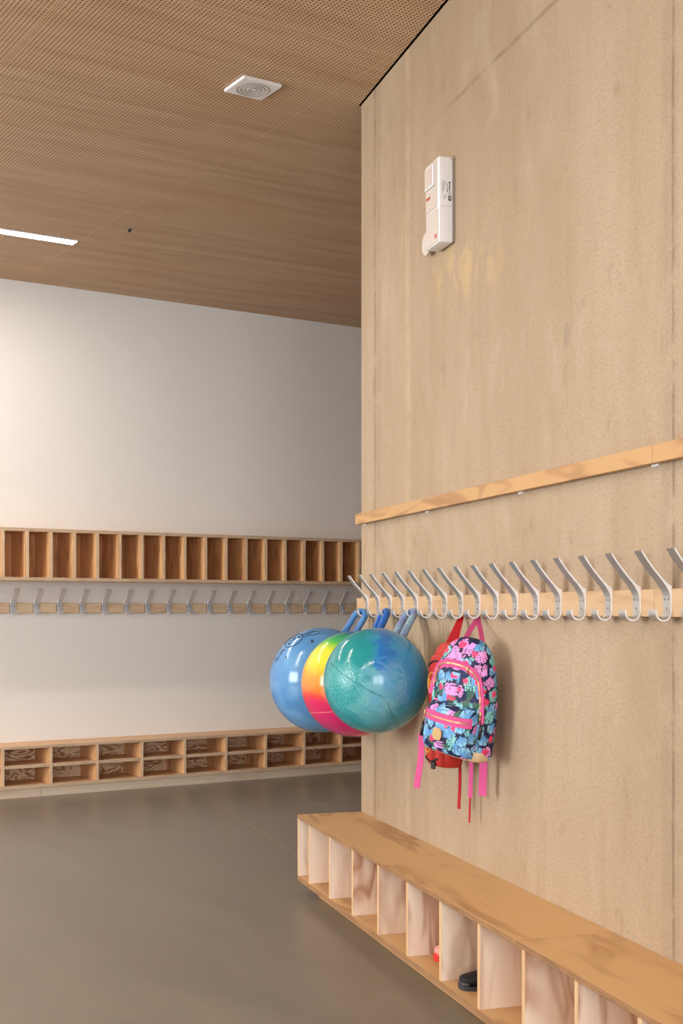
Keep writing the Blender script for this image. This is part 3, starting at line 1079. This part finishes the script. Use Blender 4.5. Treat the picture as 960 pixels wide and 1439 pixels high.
def paint(U, V, seed, size=1.0):
    """colour of the cloth print at unrolled position (U, V): wings, leaves, hearts on navy"""
    rnd = random.Random(seed)
    col = np.tile(NAVY, (len(U), 1))
    u0, u1, v0, v1 = U.min(), U.max(), V.min(), V.max()
    pts = []
    step = .0265 * size
    nv = int((v1 - v0) / step) + 2
    nu = int((u1 - u0) / step) + 2
    for i in range(nv):
        for j in range(nu):
            pts.append((u0 + (j + (i % 2) * .5) * step + rnd.uniform(-.3, .3) * step, v0 + i * step + rnd.uniform(-.3, .3) * step))
    rnd.shuffle(pts)
    for (cu, cv) in pts:
        kind = rnd.choices(['wing', 'leaf', 'lilac', 'mint'], [6, 3, 2, 1])[0]
        ang = rnd.uniform(0, 2 * PI)
        R = rnd.uniform(.016, .0215) * size
        du, dv = U - cu, V - cv
        near = (np.abs(du) < R * 1.6) & (np.abs(dv) < R * 1.6)
        idx = np.nonzero(near)[0]
        if not len(idx):
            continue
        x = (du[idx] * math.cos(ang) + dv[idx] * math.sin(ang)) / R
        y = (-du[idx] * math.sin(ang) + dv[idx] * math.cos(ang)) / R
        th = np.arctan2(y, x + .8)
        rr = np.hypot(x + .8, y)
        if kind == 'leaf':
            w = .48 * np.sqrt(np.clip(1 - x * x, 0, 1))
            ins = (np.abs(x) < 1) & (np.abs(y) < w)
            edge = ins & (np.abs(y) > w * .86)
            c = np.where((y > 0)[:, None], GREEN, GREEN * .75 + BROWN * .35)
            tip = ins & (x > .25)
            dots = (np.sin(x * 26) * np.sin(y * 26) > .25)
            c = np.where((tip)[:, None], MINT, c)
            c = np.where((tip & dots)[:, None], INK, c)
            c = np.where(edge[:, None], INK, c)
        else:
            lim = 1.75 * np.cos(np.clip(th * 1.15, -1.5, 1.5)) ** .45
            ins = (rr < lim) & (np.abs(th) < 1.0)
            edge = ins & ((rr > lim * .90) | (np.abs(th) > .92))
            base = {'wing': SKY, 'lilac': LILAC, 'mint': MINT}[kind]
            c = np.tile(base, (len(idx), 1))
            if kind == 'wing':
                f = np.clip((rr - .6) / 1.0, 0, 1)[:, None]
                c = SKY * (1 - f) + SKY2 * f
                vein = (np.abs(np.sin(th * 5.5)) < .10 + .05 * rr) & (rr > .7)
                c = np.where(vein[:, None], INK, c)
            else:
                dots = (np.sin(rr * 12) * np.sin(th * 17) > .35) & (rr > .75)
                c = np.where(dots[:, None], INK, c)
            c = np.where(edge[:, None], INK, c)
        k = idx[ins]
        col[k] = c[ins]
    for (cu, cv) in pts[::3]:
        cu += rnd.uniform(-.01, .01)
        R = rnd.uniform(.006, .010) * size
        ang = rnd.uniform(-.8, .8)
        du, dv = U - cu, V - cv
        idx = np.nonzero((np.abs(du) < R * 1.6) & (np.abs(dv) < R * 1.6))[0]
        if not len(idx):
            continue
        x = (du[idx] * math.cos(ang) + dv[idx] * math.sin(ang)) / R
        y = (-du[idx] * math.sin(ang) + dv[idx] * math.cos(ang)) / R
        ins = (x * x + (1.15 * y - .75 * np.sqrt(np.abs(x))) ** 2) < 1
        col[idx[ins]] = HOT
    return col


def colored_mat(name, rough=.7):
    t = NT(name)
    a = t.n('ShaderNodeVertexColor', layer_name='print')
    n = t.noise(t.coord(), 420, 2)
    t.bump(n, .15, .001)
    return t.done(a.outputs[0], rough, 0, .35)


M['butterfly'] = colored_mat('butterfly_print_cloth', .6)


def color_mesh(o, cols):
    me = o.data
    at = me.color_attributes.new('print', 'FLOAT_COLOR', 'POINT')
    rgba = np.ones((len(me.vertices), 4), dtype=np.float32)
    rgba[:, :3] = cols
    at.data.foreach_set('color', rgba.ravel())


def spow(v, p):
    return math.copysign(abs(v) ** p, v)


def bag_rows(prof, a, b, n_exp, cy, seed, nj=230, wr=.0035):
    """rows of points for a soft bag; prof = [(z, width factor, depth factor)], local front is -y"""
    rows, UV = [], []
    for z, fa, fb in prof:
        row, acc, last = [], 0.0, None
        for j in range(nj):
            q = 2 * PI * j / nj - PI / 2
            x = a * fa * spow(math.cos(q), 2 / n_exp)
            y = cy + b * fb * spow(math.sin(q), 2 / n_exp)
            w = mnoise.noise(Vector((x * 22 + seed, y * 22, z * 26))) * wr + mnoise.noise(Vector((x * 60, y * 60 + seed, z * 50))) * wr * .35
            d = Vector((x, y - cy, 0))
            if d.length > 1e-5:
                d.normalize()
            p = Vector((x, y, z)) + d * w
            if last is not None:
                acc += (p - last).length
            last = p
            row.append(p)
            UV.append((acc, z))
        off = acc / 2
        for k in range(nj):
            u, zz = UV[-nj + k]
            # unroll so that u = 0 faces front
            uu = u if u < off else u - 2 * off
            UV[-nj + k] = (uu, zz)
        rows.append(row)
    return rows, UV


def front_y(rows, x, z, cy=0.0):
    """y of the bag's front surface at (x, z)"""
    best, by = 1e9, 0
    for row in rows:
        for p in row:
            if p.y <= cy:
                d = (p.x - x) ** 2 + (p.z - z) ** 2
                if d < best:
                    best, by = d, p.y
    return by


PB = Rp(1.364, .124, E - .440)                # bottom centre of the printed pack
PRZ = math.radians(-47)
ROLL = math.radians(9)
pack = thing('backpack', "child's backpack printed with blue butterflies and pink hearts, pink zips and straps", 'backpack', PB, (0, ROLL, PRZ))
PM = Matrix.Translation(PB) @ Matrix.Rotation(PRZ, 4, 'Z') @ Matrix.Rotation(ROLL, 4, 'Y')
PI_ = PM.inverted()
prof = spline([(0, .80, .60), (.004, .90, .82), (.018, .975, .95), (.05, 1.0, 1.0), (.11, 1.0, 1.02), (.17, .97, 1.0), (.22, .915, .97), (.27, .83, .90), (.31, .71, .78), (.338, .56, .62), (.354, .40, .44), (.361, .22, .24), (.363, .04, .03)], 12)
rows, UV = bag_rows(prof, .116, .052, 3.2, 0.0, 3.1)
mb = MB()
mb.grid(rows, wrap=True, caps=True)
o = mb.build('main_compartment', M['butterfly'], pack)
UV = np.array(UV)
color_mesh(o, paint(UV[:, 0], UV[:, 1], 11, 1.3))
# front pocket: a fuller pouch over the lower half
pprof = spline([(.006, .80, .3), (.010, .92, .7), (.024, .98, .92), (.06, 1.0, 1.05), (.105, 1.0, 1.0), (.135, .97, .86), (.150, .93, .62), (.157, .88, .35), (.159, .7, .1)], 10)
prow, PUV = bag_rows(pprof, .098, .046, 3.4, -.036, 8.7, 200, .002)
mb = MB()
mb.grid(prow, wrap=True, caps=True)
o = mb.build('front_pocket', M['butterfly'], pack)
PUV = np.array(PUV)
color_mesh(o, paint(PUV[:, 0], PUV[:, 1], 23, 1.2))


def tape(rws, path, w, name, m, lift=.0015, th=.002, cy=0.0, parent=pack, wvec=None):
    pts = [Vector((x, front_y(rws, x, z, cy) - lift, z)) for x, z in path]
    # tape lies on the surface: width direction is across the path, in the front plane
    wd = []
    for i in range(len(pts)):
        a, b = pts[max(0, i - 1)], pts[min(len(pts) - 1, i + 1)]
        tg = (b - a).normalized()
        wd.append(tuple(tg.cross(Vector((0, -1, 0))).normalized()))
    return MB().ribbon(pts, wd, w, th).build(name, m, parent)


arch = spline([(-.104, .170), (-.099, .215), (-.090, .246), (-.072, .268), (-.042, .279), (0, .281), (.042, .276), (.070, .262), (.087, .234), (.096, .200), (.101, .165), (.104, .120)], 4)
tape(rows, arch, .024, 'zip_tape', M['pink'], .0022, .003)
tape(rows, arch[3:-4], .0045, 'zip_teeth', M['brass'], .0046, .002)
pz = [(-.094 + .188 * i / 24, .119 - .004 * math.sin(PI * i / 24)) for i in range(25)]
tape(prow, pz, .030, 'pocket_zip_tape', M['pink'], .0018, .003, -.036)
tape(prow, pz[1:-1], .0045, 'pocket_zip_teeth', M['brass'], .0040, .002, -.036)


def puller(x, z, rws, cy, L, name='zip_puller'):
    y = front_y(rws, x, z, cy) - .006
    p = MB()
    p.box(x - .004, x + .004, y - .003, y + .003, z - .006, z + .006, bev=.0015)
    p.tube([(x, y - .002, z - .004), (x + .001, y - .003, z - .004 - L * .5), (x, y - .003, z - .004 - L)], [.0015, .002, .0025], 8)
    return p.build(name, M['brass'], pack)


puller(.043, .276, rows, 0, .012)
puller(-.088, .119, prow, -.036, .026)
puller(.104, .150, rows, 0, .022)
# dark charms hanging from the pulls
for x, z, L, rws, cy in ((.108, .125, .052, rows, 0), (-.093, .088, .045, prow, -.036)):
    y = front_y(rws, x, z, cy) - .006
    c = MB()
    c.tube([(x, y, z), (x + .002, y - .001, z - L * .4), (x - .001, y - .001, z - L)], [.003, .006, .005], 10)
    c.build('charm', M['blackpl'], pack)
# stamped patch
y = front_y(prow, -.018, .066, -.036)
pa = MB()
N_ = 28
ring = [(-.018 + .0185 * spow(math.cos(q), .75), .066 + .0190 * spow(math.sin(q), .75)) for q in [i * 2 * PI / N_ for i in range(N_)]]
pa.grid([[(x, front_y(prow, x, z, -.036) - .0005, z) for x, z in ring], [(x, front_y(prow, x, z, -.036) - .0035, z) for x, z in ring], [(-.018 + (x + .018) * .02, y - .0036, .066 + (z - .066) * .02) for x, z in ring]], wrap=True, smooth=False)
o = pa.build('brand_patch', M['cork'], pack)
o.name = 'stitched_patch'
# beige base corners
for sx in (-1, 1):
    c = MB()
    crow = []
    for z in [0.0, .004, .010, .018, .026, .034]:
        fa = np.interp(z, [0, .004, .018, .05], [.84, .91, .98, 1.0]) * 1.022
        fb = np.interp(z, [0, .004, .018, .05], [.66, .84, .96, 1.0]) * 1.05
        row = []
        half = .95 - z * 17
        for k in range(22):
            q = (-.62 if sx > 0 else PI + .62) + (half * (k / 21 * 2 - 1)) * (1 if sx > 0 else -1)
            row.append((.116 * fa * spow(math.cos(q), 2 / 3.2), .052 * fb * spow(math.sin(q), 2 / 3.2), z - .0012))
        crow.append(row)
    inner = [[(x * .975, y * .96, z) for x, y, z in r] for r in crow]
    c.grid(crow)
    ob = c.build('base_corner', M['beige'], pack)
    md = ob.modifiers.new('thickness', 'SOLIDIFY')
    md.thickness = .002
# carry loop over its hook
HK8 = Rp(.1395 + .1423 * 8, .043 - .0215, E - .0225)
lp = [PI_ @ HK8]
La = Vector((-.030, .004, .350))
Rb = Vector((.040, .010, .340))
top = lp[0]
path = [La, La.lerp(top, .5) + Vector((-.002, 0, 0)), La.lerp(top, .9), top + Vector((0, 0, .003)), Rb.lerp(top, .9), Rb.lerp(top, .5) + Vector((.002, 0, 0)), Rb]
path = [Vector(p) for p in spline([tuple(p) for p in path], 5)]
MB().ribbon(path, (0.35, 1, 0), .016, .0022).build('carry_loop', M['pink'], pack)


def drop(start, world_end, w, name, m, parent, inv, sway=.004, wd=None, t=.0018):
    """strap hanging from a local start point to a world end point"""
    e = inv @ world_end
    pts = []
    for i in range(13):
        f = i / 12
        p = Vector(start).lerp(e, f)
        p += Vector((math.sin(f * PI * 1.5) * sway, math.sin(f * PI) * sway * .5, 0))
        pts.append(p)
    return MB().ribbon(pts, wd or (1, .2, 0), w, t).build(name, m, parent)


def at(px, py, Y):
    return Vector(((px - 480) / F * Y, Y, E - (py - HOR) / F * Y))


drop(PI_ @ at(592, 1030, 4.19), at(587, 1108, 4.19), .022, 'strap_end', M['pink'], pack, PI_)
drop(PI_ @ at(660, 1045, 4.13), at(662, 1121, 4.13), .014, 'strap_end', M['pink'], pack, PI_, .003)
drop(PI_ @ at(675, 1040, 4.06), at(680, 1119, 4.06), .027, 'shoulder_strap', M['pink'], pack, PI_, .005)

# ------------------------------------------------------------------ red backpack behind it
RBASE = Rp(1.178, .088, E - .500)
RRZ = RZR
rpack = thing('backpack', 'plain red backpack with yellow emblem, mostly hidden behind the printed one', 'backpack', RBASE, (math.radians(-2), 0, RRZ))
RM = Matrix.Translation(RBASE) @ Matrix.Rotation(RRZ, 4, 'Z') @ Matrix.Rotation(math.radians(-2), 4, 'X')
RI_ = RM.inverted()
rprof = spline([(0, .45, .60), (.006, .62, .85), (.025, .74, .98), (.08, .80, 1.0), (.17, .90, 1.0), (.25, 1.0, 1.0), (.32, .98, .96), (.36, .86, .84), (.385, .66, .62), (.396, .42, .4), (.40, .05, .05)], 8)
rrows, _ = bag_rows(rprof, .089, .044, 3.0, 0.0, 6.4, 90, .003)
mb = MB()
mb.grid(rrows, wrap=True, caps=True)
mb.build('main_compartment', M['redbag'], rpack)
rp2 = spline([(.004, .7, .4), (.012, .9, .8), (.05, 1.0, 1.0), (.12, 1.0, .95), (.16, .94, .7), (.172, .8, .3), (.175, .5, .1)], 8)
rr2, _ = bag_rows(rp2, .060, .028, 3.0, -.032, 2.2, 80, .002)
mb = MB()
mb.grid(rr2, wrap=True, caps=True)
mb.build('front_pocket', M['redbag'], rpack)
rp3 = spline([(.195, .7, .4), (.203, .9, .8), (.25, 1.0, 1.0), (.31, 1.0, .95), (.345, .9, .7), (.357, .7, .3), (.36, .4, .1)], 8)
rr3, _ = bag_rows(rp3, .080, .022, 3.0, -.030, 4.2, 80, .002)
mb = MB()
mb.grid(rr3, wrap=True, caps=True)
mb.build('upper_pocket', M['redbag'], rpack)


def rtape(rws, path, r, name, m, cy=-.031):
    pts = [Vector((x, front_y(rws, x, z, cy) - r * .5, z)) for x, z in path]
    return MB().tube(pts, r, 8).build(name, m, rpack)


rtape(rr3, [(-.074 + .148 * i / 20, .318 + .020 * math.sin(PI * i / 20)) for i in range(21)], .003, 'zip', M['ink'])
rtape(rr2, [(-.05 + .10 * i / 20, .030 - .012 * math.sin(PI * i / 20)) for i in range(21)], .003, 'piping', M['ink'])
for nm, rws, cz, sc in (('emblem', rr3, .268, 1.0), ('emblem', rr2, .070, .8)):
    e_ = MB()
    for path in (ell(-.02 * sc, cz, .042 * sc * sc, .032 * sc, .1, n=30), [(-.05, cz + .012), (-.036, cz - .012), (-.026, cz + .006), (-.018, cz - .010), (-.006, cz + .012)],
                 [(-.004, cz - .010), (.004, cz + .010), (.010, cz - .008)]):
        pts = [Vector((x, front_y(rws, x, z, -.031) - .0008, z)) for x, z in path]
        e_.tube(pts, .0024, 6)
    e_.build(nm, M['gold'], rpack)
ck = MB()
y = front_y(rr2, .03, .012, -.032)
ck.box(.018, .042, y - .010, y - .001, -.004, .020, bev=.003)
ck.build('buckle', M['blackpl'], rpack)
HK7 = Rp(.1395 + .1423 * 7, .043 - .0215, E - .0225)
top = RI_ @ HK7
La, Rb = Vector((-.022, 0, .393)), Vector((.030, 0, .388))
path = [La, La.lerp(top, .5), La.lerp(top, .92), top + Vector((0, 0, .003)), Rb.lerp(top, .92), Rb.lerp(top, .5), Rb]
MB().ribbon([Vector(p) for p in spline([tuple(p) for p in path], 5)], (.5, 1, 0), .018, .0022).build('carry_loop', M['redweb'], rpack)
drop(RI_ @ at(645.5, 1060, 4.24), at(645.5, 1137, 4.24), .016, 'strap_end', M['redweb'], rpack, RI_, .003)
drop(RI_ @ at(661, 1060, 4.19), at(660, 1156, 4.19), .008, 'drawcord', M['redweb'], rpack, RI_, .002)

# ------------------------------------------------------------------ world, camera, view
w = bpy.data.worlds.new('overcast_sky')
S.world = w
w.use_nodes = True
bg = w.node_tree.nodes['Background']
bg.inputs[0].default_value = (.92, .95, 1.0, 1)
bg.inputs[1].default_value = 1.0

cd = bpy.data.cameras.new('camera')
cam = bpy.data.objects.new('camera', cd)
COL.objects.link(cam)
cam.location = (0, 0, E)
cam.rotation_euler = (PI / 2, 0, 0)
cd.sensor_fit = 'VERTICAL'
cd.sensor_height = 36.0
cd.sensor_width = 24.0
cd.lens = 36.0 * F / 1439.0
cd.shift_y = (HOR - 719.5) / 1439.0
cd.clip_start = .05
cd.clip_end = 100
S.camera = cam

S.view_settings.view_transform = 'Standard'
S.view_settings.look = 'None'
S.view_settings.exposure = -0.1
S.view_settings.gamma = 1.0
S.view_settings.use_curve_mapping = False
S.cycles.use_denoising = True
S.cycles.max_bounces = 8
S.cycles.diffuse_bounces = 5
S.cycles.sample_clamp_indirect = 6
